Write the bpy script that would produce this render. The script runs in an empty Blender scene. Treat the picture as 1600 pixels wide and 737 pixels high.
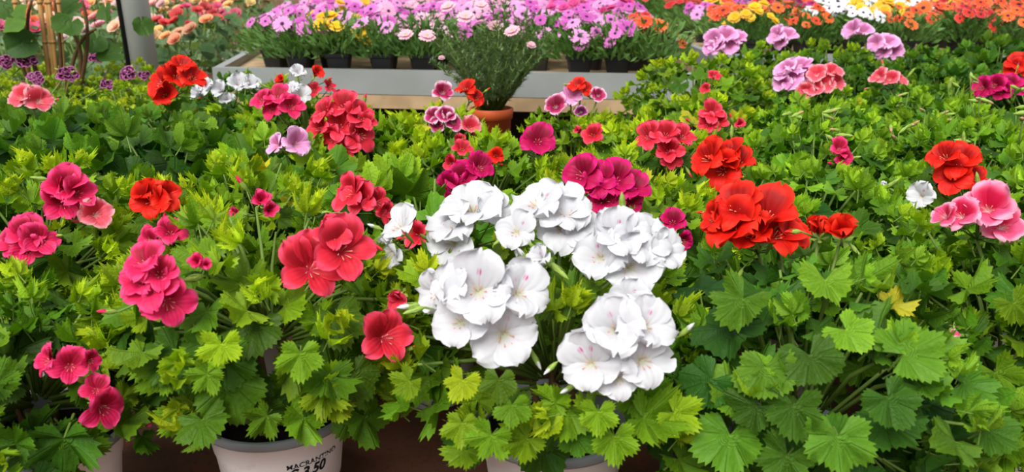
import bpy, math, random
from mathutils import Vector, Matrix
rnd = random.Random(7)
PI = math.pi
sc = bpy.context.scene
COL = sc.collection

# ------------------------------------------------------------------ camera
F, PITCH, CAMZ = 1300.0, math.radians(17.3), 0.64
CP, SP = math.cos(PITCH), math.sin(PITCH)
cam = bpy.data.cameras.new('camera'); camo = bpy.data.objects.new('camera', cam); COL.objects.link(camo)
camo.location = (0, 0, CAMZ); camo.rotation_euler = (PI/2 - PITCH, 0, 0)
cam.sensor_width = 36; cam.lens = F/1600*36; cam.clip_start = .02
cam.dof.use_dof = True; cam.dof.focus_distance = 1.15; cam.dof.aperture_fstop = 8.0
sc.camera = camo
# ------------------------------------------------------------------ light: greenhouse daylight, soft and from above
w = bpy.data.worlds.new('world'); sc.world = w; w.use_nodes = True
bg = w.node_tree.nodes['Background']; bg.inputs[0].default_value = (.93, .97, 1, 1); bg.inputs[1].default_value = .55
sun = bpy.data.lights.new('sun', 'SUN'); sun.energy = 3.6; sun.angle = math.radians(42); sun.color = (1, .98, .94)
suno = bpy.data.objects.new('sun', sun); COL.objects.link(suno); suno.rotation_euler = (math.radians(36), math.radians(-18), 0)
sc.view_settings.view_transform = 'Standard'; sc.view_settings.look = 'None'
sc.view_settings.gamma = 1; sc.view_settings.use_curve_mapping = False
sc.view_settings.exposure = 0.34

# ------------------------------------------------------------------ helpers
def lin(c):
    return tuple((x/255/12.92 if x/255 <= .04045 else ((x/255+.055)/1.055)**2.4) for x in c[:3]) + (1.0,)
def ray(px, py):
    u = (px-800)/F; v = (368.5-py)/F
    return Vector((u, CP + v*SP, v*CP - SP))
EYE = Vector((0, 0, CAMZ))
def atY(px, py, Y):
    d = ray(px, py); return EYE + d*(Y/d.y)
def atZ(px, py, z):
    d = ray(px, py); return EYE + d*((z-CAMZ)/d.z)
def mkobj(name, data, parent=None, m=None, color=None):
    o = bpy.data.objects.new(name, data); COL.objects.link(o)
    if parent is not None: o.parent = parent
    if m is not None: o.matrix_basis = m
    if color is not None: o.color = color
    return o
def tag(o, label, cat, group=None, kind=None):
    o['label'] = label; o['category'] = cat
    if group: o['group'] = group
    if kind: o['kind'] = kind
    return o
def frame(pos, y, z, s=1.0):
    z = z.normalized(); x = y.cross(z)
    if x.length < 1e-5: x = Vector((1, 0, 0)).cross(z)
    x.normalize(); y = z.cross(x)
    return Matrix(((x.x*s, y.x*s, z.x*s, pos.x), (x.y*s, y.y*s, z.y*s, pos.y), (x.z*s, y.z*s, z.z*s, pos.z), (0, 0, 0, 1)))
def jit(a, r=rnd): return Vector((r.uniform(-a, a), r.uniform(-a, a), r.uniform(-a, a)))

class MB:
    def __init__(s): s.v = []; s.f = []; s.mi = []; s.uv = []
    def add(s, vs, fs, uvs=None, mi=0):
        b = len(s.v); s.v += [tuple(p) for p in vs]
        s.uv += uvs if uvs else [(0, 0)]*len(vs)
        for f in fs: s.f.append(tuple(i+b for i in f)); s.mi.append(mi)
    def tube(s, pts, radii, n=6, mi=0, caps=True):
        pts = [Vector(p) for p in pts]
        if not isinstance(radii, (list, tuple)): radii = [radii]*len(pts)
        vs = []; fs = []
        ref = Vector((0.13, .27, .95))
        for i, p in enumerate(pts):
            t = (pts[min(i+1, len(pts)-1)] - pts[max(i-1, 0)]).normalized()
            a = t.cross(ref)
            if a.length < .1: a = t.cross(Vector((1, 0, 0)))
            a.normalize(); b = t.cross(a)
            for k in range(n):
                th = 2*PI*k/n; vs.append(p + (a*math.cos(th)+b*math.sin(th))*radii[i])
        for i in range(len(pts)-1):
            for k in range(n):
                fs.append((i*n+k, i*n+(k+1) % n, (i+1)*n+(k+1) % n, (i+1)*n+k))
        if caps: fs.append(tuple(range(n-1, -1, -1))); fs.append(tuple(range((len(pts)-1)*n, len(pts)*n)))
        s.add(vs, fs, None, mi)
    def lathe(s, prof, n=32, mi=0, c=(0, 0, 0)):
        vs = []; fs = []
        for (r, z) in prof:
            for k in range(n):
                a = 2*PI*k/n; vs.append((c[0]+r*math.cos(a), c[1]+r*math.sin(a), c[2]+z))
        for i in range(len(prof)-1):
            for k in range(n): fs.append((i*n+k, i*n+(k+1) % n, (i+1)*n+(k+1) % n, (i+1)*n+k))
        s.add(vs, fs, None, mi)
    def box(s, x0, x1, y0, y1, z0, z1, mi=0):
        vs = [(x, y, z) for z in (z0, z1) for y in (y0, y1) for x in (x0, x1)]
        s.add(vs, [(0, 2, 3, 1), (4, 5, 7, 6), (0, 1, 5, 4), (2, 6, 7, 3), (0, 4, 6, 2), (1, 3, 7, 5)], None, mi)
    def mesh(s, name, mats, smooth=True):
        me = bpy.data.meshes.new(name); me.from_pydata(s.v, [], s.f)
        uvl = me.uv_layers.new(name='UVMap')
        idx = [0]*len(me.loops); me.loops.foreach_get('vertex_index', idx)
        flat = []
        for i in idx: flat += s.uv[i]
        uvl.data.foreach_set('uv', flat)
        for m in (mats if isinstance(mats, (list, tuple)) else [mats]): me.materials.append(m)
        me.polygons.foreach_set('material_index', s.mi)
        me.polygons.foreach_set('use_smooth', [smooth]*len(me.polygons)); me.update()
        return me

# ------------------------------------------------------------------ materials
class NT:
    def __init__(s, name):
        s.m = bpy.data.materials.new(name); s.m.use_nodes = True; s.t = s.m.node_tree; s.t.nodes.clear()
        s.out = s.t.nodes.new('ShaderNodeOutputMaterial')
    def n(s, typ, **kw):
        nd = s.t.nodes.new('ShaderNode'+typ)
        for k, v in kw.items(): setattr(nd, k, v)
        return nd
    def set(s, sock, v):
        if hasattr(v, 'is_output'): s.t.links.new(v, sock)
        else: sock.default_value = v
    def math(s, op, a, b=0.0, c=None):
        nd = s.n('Math', operation=op); s.set(nd.inputs[0], a); s.set(nd.inputs[1], b)
        if c is not None: s.set(nd.inputs[2], c)
        return nd.outputs[0]
    def mix(s, f, a, b, blend='MIX'):
        nd = s.n('Mix', data_type='RGBA', blend_type=blend)
        s.set(nd.inputs[0], f); s.set(nd.inputs[6], a); s.set(nd.inputs[7], b); return nd.outputs[2]
    def ramp(s, v, a, b, lo=0.0, hi=1.0):
        nd = s.n('MapRange', interpolation_type='SMOOTHSTEP'); s.set(nd.inputs[0], v)
        for i, x in enumerate((a, b, lo, hi)): nd.inputs[i+1].default_value = x
        return nd.outputs[0]
    def noise(s, scale, detail=3, vec=None):
        nd = s.n('TexNoise'); nd.inputs['Scale'].default_value = scale; nd.inputs['Detail'].default_value = detail
        if vec is None: vec = s.n('TexCoord').outputs['Object']
        s.t.links.new(vec, nd.inputs['Vector']); return nd.outputs[0]
    def uv(s):
        u = s.n('UVMap'); sp = s.n('SeparateXYZ'); s.t.links.new(u.outputs[0], sp.inputs[0]); return sp.outputs[0], sp.outputs[1]
    def pbsdf(s, col, rough=.5, spec=.4, bump=None, bstr=.3, bdist=.002):
        p = s.n('BsdfPrincipled'); s.set(p.inputs['Base Color'], col); s.set(p.inputs['Roughness'], rough)
        p.inputs['Specular IOR Level'].default_value = spec
        if bump is not None:
            b = s.n('Bump'); b.inputs['Strength'].default_value = bstr; b.inputs['Distance'].default_value = bdist
            s.set(b.inputs['Height'], bump); s.t.links.new(b.outputs[0], p.inputs['Normal'])
        return p.outputs[0]
    def thin(s, shader, col, f):
        t = s.n('BsdfTranslucent'); s.set(t.inputs[0], col)
        m = s.n('MixShader'); m.inputs[0].default_value = f
        s.t.links.new(shader, m.inputs[1]); s.t.links.new(t.outputs[0], m.inputs[2]); return m.outputs[0]
    def done(s, sh): s.t.links.new(sh, s.out.inputs[0]); return s.m

def leaf_material(name, vein=.40, rough=.52, transl=.32):
    n = NT(name); oi = n.n('ObjectInfo'); u, v = n.uv()
    col = oi.outputs['Color']
    nz = n.noise(3.0, 3); nz2 = n.noise(14, 2)
    # palmate veins: uv.x is the angle in steps of half a lobe
    fr = n.math('ABSOLUTE', n.math('SUBTRACT', n.math('FRACT', u), .5))
    d = n.math('MULTIPLY', n.math('SUBTRACT', .5, fr), v)
    vm = n.math('SUBTRACT', 1.0, n.ramp(d, .0, .06))
    dark = n.mix(n.ramp(nz, .35, .7, 0, .35), col, n.mix(.5, col, (.03, .1, .01, 1)))
    edge = n.mix(n.ramp(v, .55, 1.05, 0, .45), dark, n.mix(1, dark, (1.45, 1.3, 1.05, 1), 'MULTIPLY'))
    c = n.mix(n.math('MULTIPLY', vm, vein), edge, n.mix(1, edge, (1.55, 1.4, 1.6, 1), 'MULTIPLY'))
    h = n.math('ADD', n.math('MULTIPLY', vm, -1.0), n.math('MULTIPLY', nz2, .6))
    sh = n.pbsdf(c, rough, .22, h, .6, .004)
    tc = n.mix(1, c, (1.15, 1.3, .45, 1), 'MULTIPLY')
    return n.done(n.thin(sh, tc, transl))
M_LEAF = leaf_material('geranium_leaf')
def simple(name, col, rough=.5, spec=.4, var=.25, scale=8, bstr=.0, obj=False):
    n = NT(name); nz = n.noise(scale, 4)
    base = n.n('ObjectInfo').outputs['Color'] if obj else col
    c = n.mix(n.ramp(nz, .3, .7, 0, var), base, n.mix(1, base, (.45, .42, .4, 1), 'MULTIPLY'))
    return n.done(n.pbsdf(c, rough, spec, nz if bstr else None, bstr, .004))
M_STEM = simple('green_stem', lin((112, 140, 58)), .5, .3, .3, 30)
M_WOODSTEM = simple('brown_stem', lin((96, 70, 44)), .7, .2, .4, 40)
M_SOIL = simple('dark_soil', lin((34, 27, 23)), .95, .1, .6, 60, .8)
M_BUD = simple('green_bud', lin((150, 178, 78)), .5, .3, .3, 60)
M_STAMEN = simple('stamen', lin((214, 150, 120)), .6, .2, .1, 30)

def petal_material(name, base, edge, throat, blotch, blotch_amt, bv0=.25, bv1=.6, vein=.2, spot=False, dusk=.0):
    n = NT(name); u, v = n.uv()
    au = n.math('ABSOLUTE', u)
    nz = n.noise(5, 2)
    ed = n.ramp(n.math('ADD', v, n.math('MULTIPLY', n.math('MULTIPLY', au, au), .35)), .72, 1.08)
    c = n.mix(ed, base, edge)
    c = n.mix(n.ramp(v, .02, .30, 1, 0), c, throat)
    if spot:
        dd = n.math('SQRT', n.math('ADD', n.math('POWER', n.math('MULTIPLY', au, .75), 2.0), n.math('POWER', n.math('MULTIPLY', n.math('SUBTRACT', v, .52), 1.0), 2.0)))
        dd = n.math('ADD', dd, n.math('MULTIPLY', nz, .16))
        bm = n.ramp(dd, .09, .21, 1, 0)
        line = n.math('MULTIPLY', n.ramp(au, .0, .08, .3, 0), n.ramp(v, .25, .55, 1, 0))
        stq = n.ramp(n.math('SINE', n.math('MULTIPLY', u, 42.0)), -.5, .7, .35, 1)
        bm = n.math('MULTIPLY', n.math('MULTIPLY', bm, stq), n.ramp(n.n('ObjectInfo').outputs['Random'], .0, .5, .3, 1))
        bm = n.math('MAXIMUM', bm, line)
    else:
        prof = n.math('MULTIPLY', n.ramp(v, bv0-.22, bv0), n.ramp(v, bv1, bv1+.28, 1, 0))
        bm = n.math('MULTIPLY', prof, n.ramp(au, .35, 1.0, 1, .15))
    c = n.mix(n.math('MULTIPLY', bm, blotch_amt), c, blotch)
    st = n.math('POWER', n.math('ABSOLUTE', n.math('SINE', n.math('MULTIPLY', u, 13.0))), 6.0)
    c = n.mix(n.math('MULTIPLY', n.math('MULTIPLY', st, n.ramp(v, .25, .85, 1, 0)), vein), c, blotch)
    c = n.mix(n.ramp(nz, .35, .75, 0, .16), c, n.mix(1, c, (.7, .66, .72, 1), 'MULTIPLY'))
    h = n.math('MULTIPLY', n.math('SINE', n.math('MULTIPLY', u, 17.0)), n.ramp(v, .1, .9, 1, .3))
    sh = n.pbsdf(c, .55, .22, h, .22, .001)
    return n.done(n.thin(sh, c, .28))

# ------------------------------------------------------------------ leaf meshes
def leaf_mesh(name, seed, lobe, tooth, cup, pleat, ruff, droop, mat, nl=5, span=150, ns=64, elong=.22, pet=.75):
    r = random.Random(seed); mb = MB()
    step = span*2/(nl)                       # degrees per lobe
    vs = [(0, 0, 0)]; uvs = [(0.5, 0)]; fs = []
    rings = (.36, .70, 1.0); ph = r.uniform(0, 6.28); k2 = r.choice((3, 4, 5)); asym = r.uniform(-.08, .08)
    lobes = [r.uniform(.86, 1.1) for _ in range(nl+1)]
    for j, q in enumerate(rings):
        for i in range(ns+1):
            th = -span + 2*span*i/ns
            li = (th+span)/step; fl = li-math.floor(li); lc = math.cos((fl-.5)*PI)
            lc = max(lc, 0)**.8
            R = .5*(1 - lobe*(1-lc))*(1+elong*math.cos(math.radians(th)))*lobes[min(int(li), nl-1)]*(1+asym*math.sin(math.radians(th)))
            ang = math.radians(th)
            if q == 1.0:
                R *= 1 + (tooth if i % 2 else -tooth*.6)*r.uniform(.5, 1.3)
            rr = R*q
            x = rr*math.sin(ang); y = rr*math.cos(ang)
            t = rr/.5
            z = cup*.5*t*t + pleat*t*.12*math.cos((fl-.5)*2*PI) + ruff*.13*t**2*math.sin(k2*ang+ph) - droop*max(y, 0)**2
            z += r.uniform(-.012, .012)*q
            if abs(th) > span-12: z += .03*q
            vs.append((x, y, z)); uvs.append((li*2 if True else 0, q))
    n1 = ns+1
    for i in range(ns): fs.append((0, 1+i+1, 1+i))
    for j in range(2):
        for i in range(ns):
            a = 1+j*n1+i; fs.append((a, a+1, a+1+n1, a+n1))
    mb.add(vs, fs, uvs)
    mb.tube([(0, 0, -.004), (0, -.05*pet, -.14*pet), (0, -.22*pet, -.62*pet)], [.018, .02, .024], 4, 1, False)
    return mb.mesh(name, [mat, M_STEM])

LEAVES = {}
def family(key, n, **kw):
    LEAVES[key] = [leaf_mesh('leaf_'+key, hash((key, i)) % 1000 if False else (len(key)*131+i*17+ord(key[0])), mat=M_LEAF, **kw_i(kw, i)) for i in range(n)]
def kw_i(kw, i):
    o = {}
    for k, v in kw.items(): o[k] = v[0]+(v[1]-v[0])*((i*37 % 100)/100.0) if isinstance(v, tuple) else v
    return o
family('jag_young', 6, lobe=(.34, .5), tooth=(.14, .2), cup=(.35, .7), pleat=(.9, 1.5), ruff=(.5, .9), droop=.0)
family('jag_mid', 7, lobe=(.26, .42), tooth=(.10, .15), cup=(.1, .35), pleat=(.7, 1.1), ruff=(.3, .8), droop=(.1, .4))
family('jag_old', 5, lobe=(.2, .32), tooth=(.07, .1), cup=(-.1, .15), pleat=(.5, .8), ruff=(.2, .6), droop=(.2, .5))
family('round_young', 5, lobe=(.2, .34), tooth=(.09, .13), cup=(.35, .6), pleat=(.8, 1.2), ruff=(.6, 1.0), droop=.0)
family('round_mid', 7, lobe=(.16, .28), tooth=(.07, .1), cup=(.05, .3), pleat=(.6, 1.0), ruff=(.4, .9), droop=(.1, .3))
family('round_old', 5, lobe=(.12, .22), tooth=(.045, .07), cup=(-.05, .15), pleat=(.5, .7), ruff=(.3, .6), droop=(.1, .4))
family('broad_young', 4, lobe=(.12, .2), tooth=(.05, .07), cup=(.4, .7), pleat=(.4, .7), ruff=(.3, .6), droop=.0, elong=.3)
family('broad_mid', 6, lobe=(.08, .16), tooth=(.035, .05), cup=(.1, .4), pleat=(.4, .7), ruff=(.4, .8), droop=(.1, .3), elong=.3)
family('broad_old', 4, lobe=(.06, .12), tooth=(.03, .045), cup=(0, .2), pleat=(.3, .6), ruff=(.4, .6), droop=(.1, .4), elong=.3)

# ------------------------------------------------------------------ petals
def petal_mesh(name, seed, L, W, funnel, reflex, ruff, mat, claw=.16, nu=6, nv=6, vmax=.6):
    r = random.Random(seed); mb = MB(); vs = []; uvs = []; fs = []
    ph = r.uniform(0, 6.28); ph2 = r.uniform(0, 6.28)
    for j in range(nv+1):
        v = math.sin(j/nv*PI/2)**.9 if False else j/nv
        v = 1-(1-v)**1.35
        if v < vmax:
            t = v/vmax; hw = claw + (1-claw)*(math.sin(t*PI/2))**1.15
        else: hw = math.sqrt(max(0, 1-((v-vmax)/(1-vmax+.012))**2))
        for i in range(nu+1):
            u = -1+2*i/nu
            x = W*hw*u; y = L*v
            edge = (abs(u)**2)*v + (v**4)
            y += L*.035*math.sin(5.0*u+ph)*v*v
            z = funnel*L*(-(1-v)**2.2) - reflex*L*v**3 + .10*L*(u*u)*(1-v*.6)*1.0*hw
            z += ruff*L*.10*math.sin(4.2*u+ph2+2*v)*v*v + ruff*L*.05*math.sin(9*u+ph)*v**3
            z += r.uniform(-.01, .01)*L*v
            vs.append((x, y, z)); uvs.append((u, v))
    n1 = nu+1
    for j in range(nv):
        for i in range(nu):
            a = j*n1+i; fs.append((a, a+1, a+1+n1, a+n1))
    mb.add(vs, fs, uvs); return mb.mesh(name, mat)

KINDS = {}
def kind(key, base, edge, throat, blotch, amt_up, amt_low=.15, ruff=.8, wide=(.50, .42), vein=.2, spot=False, funnel=.42, bud=None, bv=(.25, .6)):
    b, e, t, bl = lin(base), lin(edge), lin(throat), lin(blotch)
    mu = petal_material(key+'_upper_petal', b, e, t, bl, amt_up, bv[0], bv[1], vein, spot)
    ml = petal_material(key+'_lower_petal', b, e, t, bl, amt_low, .12, .3, vein*.4, False)
    KINDS[key] = dict(zb=-funnel*.54,
        up=[petal_mesh('petal', 11*i+len(key), .56, wide[0]*.58, funnel, (.05, .16, .1, .2)[i], ruff, mu) for i in range(4)],
        low=[petal_mesh('petal', 7*i+3+len(key), .52, wide[1]*.56, funnel, (.1, .2, .02, .15)[i], ruff, ml) for i in range(4)],
        bud=simple(key+'_bud_tip', lin(bud or base), .5, .3, .2, 40))
kind('coral', (228, 42, 64), (248, 80, 112), (226, 60, 90), (140, 4, 16), .8, .45, .7, (.44, .40), .35)
kind('hotpink', (230, 34, 94), (248, 74, 136), (226, 70, 110), (138, 4, 28), .8, .45, .7, (.46, .42), .35)
kind('scarlet', (228, 28, 14), (242, 52, 30), (205, 30, 24), (130, 2, 6), .72, .55, .95, (.52, .48), .3)
kind('white', (216, 216, 220), (224, 224, 228), (214, 218, 186), (200, 46, 142), .95, .04, 1.3, (.60, .55), .0, True, .36)
kind('magenta', (190, 6, 80), (222, 24, 122), (190, 20, 80), (110, 0, 28), .75, .5, .8, (.54, .5), .35)
kind('lilac', (238, 160, 214), (246, 196, 234), (236, 170, 210), (150, 24, 92), .6, .2, 1.0, (.6, .56), .35)
kind('salmon', (230, 90, 108), (246, 166, 176), (250, 220, 220), (206, 30, 54), .75, .4, .9, (.54, .5), .35)
kind('pink', (234, 90, 136), (248, 172, 200), (252, 236, 238), (206, 16, 66), .95, .4, 1.0, (.54, .5), .35)
kind('purple', (110, 6, 78), (222, 140, 196), (230, 190, 220), (62, 0, 40), .9, .8, .7, (.52, .48), .35)
kind('bicolor', (190, 40, 100), (244, 200, 226), (240, 200, 220), (120, 2, 42), .95, .75, .8, (.54, .5), .4)

def center_mesh():
    mb = MB()
    mb.tube([(0, 0, -.62), (0, 0, -.42), (0, 0, -.28)], [.018, .045, .03], 6, 0)
    for k in range(5):
        a = k*1.256; d = Vector((math.cos(a), math.sin(a), 0))
        mb.add([d*.03+Vector((0, 0, -.36)), d*.14+Vector((-d.y*.05, d.x*.05, -.33)), d*.22+Vector((0, 0, -.27)), d*.14+Vector((d.y*.05, -d.x*.05, -.33))], [(0, 1, 2, 3)], None, 0)
    for k in range(6):
        a = k*1.05; d = Vector((math.cos(a), math.sin(a)-.35, 0))
        mb.tube([(0, 0, -.3), d*.05+Vector((0, 0, -.12)), d*.11+Vector((0, -.03, .0))], [.005, .004, .009], 4, 1)
    return mb.mesh('flower_centre', [M_BUD, M_STAMEN])
CENTER = center_mesh()
PETANG = (-.42, .42, -1.80, 1.80, PI)      # two upper, three lower petals

def flower(root, base, pos, face, size, key, r=rnd, upv=None, openness=1.0, single=False):
    """one floret: part flower > five petals; pos in world coordinates, base = world position of the plant"""
    K = KINDS[key]; up = upv or Vector((0, 0, 1))
    face = face.normalized()
    y = up - face*up.dot(face)
    if y.length < .15: y = Vector((0, 1, 0)) - face*face.y
    y = (Matrix.Rotation(r.uniform(-.35, .35), 4, face) @ y.normalized())
    fo = mkobj('flower', CENTER, root, frame(pos-base, y, face, size))
    for k, a in enumerate(PETANG):
        if single and k in (2, 4): continue
        me = r.choice(K['up'] if k < 2 else K['low'])
        s = r.uniform(.9, 1.1)*(1.04 if k < 2 else 1.0)
        tilt = r.uniform(-.16, .16) + (1-openness)*1.35 + (.26 if k < 2 else -.04)
        m = Matrix.Translation((0, 0, K['zb']+.012*k)) @ Matrix.Rotation(-(a + r.uniform(-.12, .12)), 4, 'Z') @ Matrix.Rotation(tilt, 4, 'X') @ Matrix.Rotation(r.uniform(-.15, .15), 4, 'Y') @ Matrix.Diagonal((s*(.6+.4*openness), s, s, 1)) @ Matrix.Translation((0, 0, -K['zb']))
        mkobj('petal', me, fo, m)
    return fo

def bud_mesh(name, tipmat):
    mb = MB()
    mb.lathe([(.02, -.5), (.05, -.4), (.13, -.2), (.15, 0), (.11, .2)], 7, 0)
    mb.lathe([(.11, .2), (.12, .3), (.08, .5), (.005, .66)], 7, 1)
    for k in range(4):
        a = k*1.57; d = Vector((math.cos(a), math.sin(a), 0)); t = Vector((-d.y, d.x, 0))
        mb.add([d*.14-t*.07, d*.14+t*.07, d*.15+Vector((0, 0, .42))], [(0, 1, 2)], None, 0)
    return mb.mesh(name, [M_BUD, tipmat])
for k_ in KINDS: KINDS[k_]['budmesh'] = bud_mesh('bud', KINDS[k_]['bud'])
GREENBUD = bud_mesh('bud', M_BUD); PODBUD = bud_mesh('bud', simple('brown_pink_bud', lin((196, 150, 120)), .6, .2, .3, 40))

# ------------------------------------------------------------------ pots
def plastic(name, col, rough=.38):
    n = NT(name); nz = n.noise(5, 3); st = n.noise(40, 4)
    c = n.mix(n.ramp(nz, .45, .8, 0, .18), col, n.mix(1, col, (.72, .70, .66, 1), 'MULTIPLY'))
    c = n.mix(n.ramp(st, .62, .75, 0, .2), c, lin((120, 108, 90)))
    return n.done(n.pbsdf(c, rough, .45))
M_POTW = plastic('white_plastic', lin((244, 244, 242))); M_POTG = plastic('grey_plastic', lin((128, 132, 134)))
M_TERRA = simple('terracotta_plastic', lin((206, 92, 46)), .55, .35, .25, 12)
M_BLACKP = simple('black_plastic', lin((38, 38, 40)), .45, .4, .3, 14)
POT_R, POT_H = .0825, .135
def pot_meshes():
    a = MB()
    a.lathe([(.0, .001), (.052, .001), (.056, .004), (.0625, .05), (.0640, .052), (.0690, .094), (.0705, .096), (.0745, .1225), (.0775, .1235), (.0795, .1245)], 56)
    body = a.mesh('pot_body', M_POTW)
    b = MB()
    b.lathe([(.0785, .1240), (.0815, .1250), (.0825, .1275), (.0825, .1325), (.0812, .1347), (.0785, .1350), (.0765, .1335), (.0725, .122), (.0665, .096), (.060, .05)], 56)
    rim = b.mesh('pot_rim', M_POTG)
    c = MB(); n = 40; r = random.Random(5); vs = [(0, 0, .121)]; fs = []
    for j in range(1, 8):
        for k in range(n):
            an = 2*PI*k/n; q = .0715*j/7
            vs.append((q*math.cos(an), q*math.sin(an), .119+(r.uniform(-.004, .005) if j < 7 else -.003)))
    for k in range(n): fs.append((0, 1+k, 1+(k+1) % n))
    for j in range(6):
        for k in range(n):
            fs.append((1+j*n+k, 1+(j+1)*n+k, 1+(j+1)*n+(k+1) % n, 1+j*n+(k+1) % n))
    c.add(vs, fs)
    for _ in range(60):   # crumbs of soil
        an = r.uniform(0, 6.28); q = .068*math.sqrt(r.random()); s = r.uniform(.0015, .004); p = Vector((q*math.cos(an), q*math.sin(an), .121))
        c.add([p+Vector((s, 0, 0)), p+Vector((-s*.6, s, 0)), p+Vector((-s*.6, -s, 0)), p+Vector((0, 0, s*1.4))], [(0, 1, 3), (1, 2, 3), (2, 0, 3)])
    return body, rim, c.mesh('soil', M_SOIL, False)
POT_BODY, POT_RIM, SOIL = pot_meshes()
def add_pot(root, s=1.0):
    m = Matrix.Scale(s, 4); b = mkobj('pot', POT_BODY, root, m); mkobj('pot_rim', POT_RIM, b); mkobj('soil', SOIL, root, m); return b

# ------------------------------------------------------------------ floor
def floor_material():
    n = NT('brown_floor'); a = n.noise(2.2, 5); b = n.noise(26, 5); g = n.noise(90, 3)
    c = n.mix(n.ramp(a, .35, .7), lin((112, 72, 55)), lin((82, 60, 48)))
    c = n.mix(n.ramp(b, .45, .75, 0, .6), c, lin((128, 66, 46)))
    c = n.mix(n.ramp(g, .55, .7, 0, .35), c, lin((60, 46, 38)))
    return n.done(n.pbsdf(c, .85, .2, g, .4, .003))
fb = MB(); N = 24
for i in range(N):
    pass
fb.box(-14, 14, -1.5, 26, -.06, 0)
fo = mkobj('floor', fb.mesh('floor', floor_material(), False)); fo['kind'] = 'structure'; fo['label'] = 'reddish brown floor under the flower pots'

# ------------------------------------------------------------------ geraniums
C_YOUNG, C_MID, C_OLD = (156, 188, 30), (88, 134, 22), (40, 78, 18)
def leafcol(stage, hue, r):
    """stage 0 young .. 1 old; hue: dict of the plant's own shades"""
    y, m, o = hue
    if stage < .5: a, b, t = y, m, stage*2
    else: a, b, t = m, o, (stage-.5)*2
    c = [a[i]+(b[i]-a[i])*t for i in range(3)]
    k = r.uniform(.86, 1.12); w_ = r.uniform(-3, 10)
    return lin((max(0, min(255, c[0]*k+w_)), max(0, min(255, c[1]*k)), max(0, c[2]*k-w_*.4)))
HUES = {'lime': ((178, 202, 32), (118, 158, 26), (50, 92, 20)), 'green': (C_YOUNG, C_MID, C_OLD),
        'fresh': ((154, 194, 42), (92, 142, 32), (44, 88, 24)), 'deep': ((108, 152, 42), (58, 104, 28), (30, 66, 22)),
        'meadow': ((138, 182, 44), (78, 130, 36), (38, 80, 26)),
        'yellow': ((186, 202, 44), (142, 172, 34), (80, 118, 26))}
NPLANT = [0]; PENDING = []; KEEPS = []
def project(p):
    d = p-EYE; z = d.y*CP - d.z*SP
    return 800+F*d.x/z, 368.5-F*(d.y*SP+d.z*CP)/z, z

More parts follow.
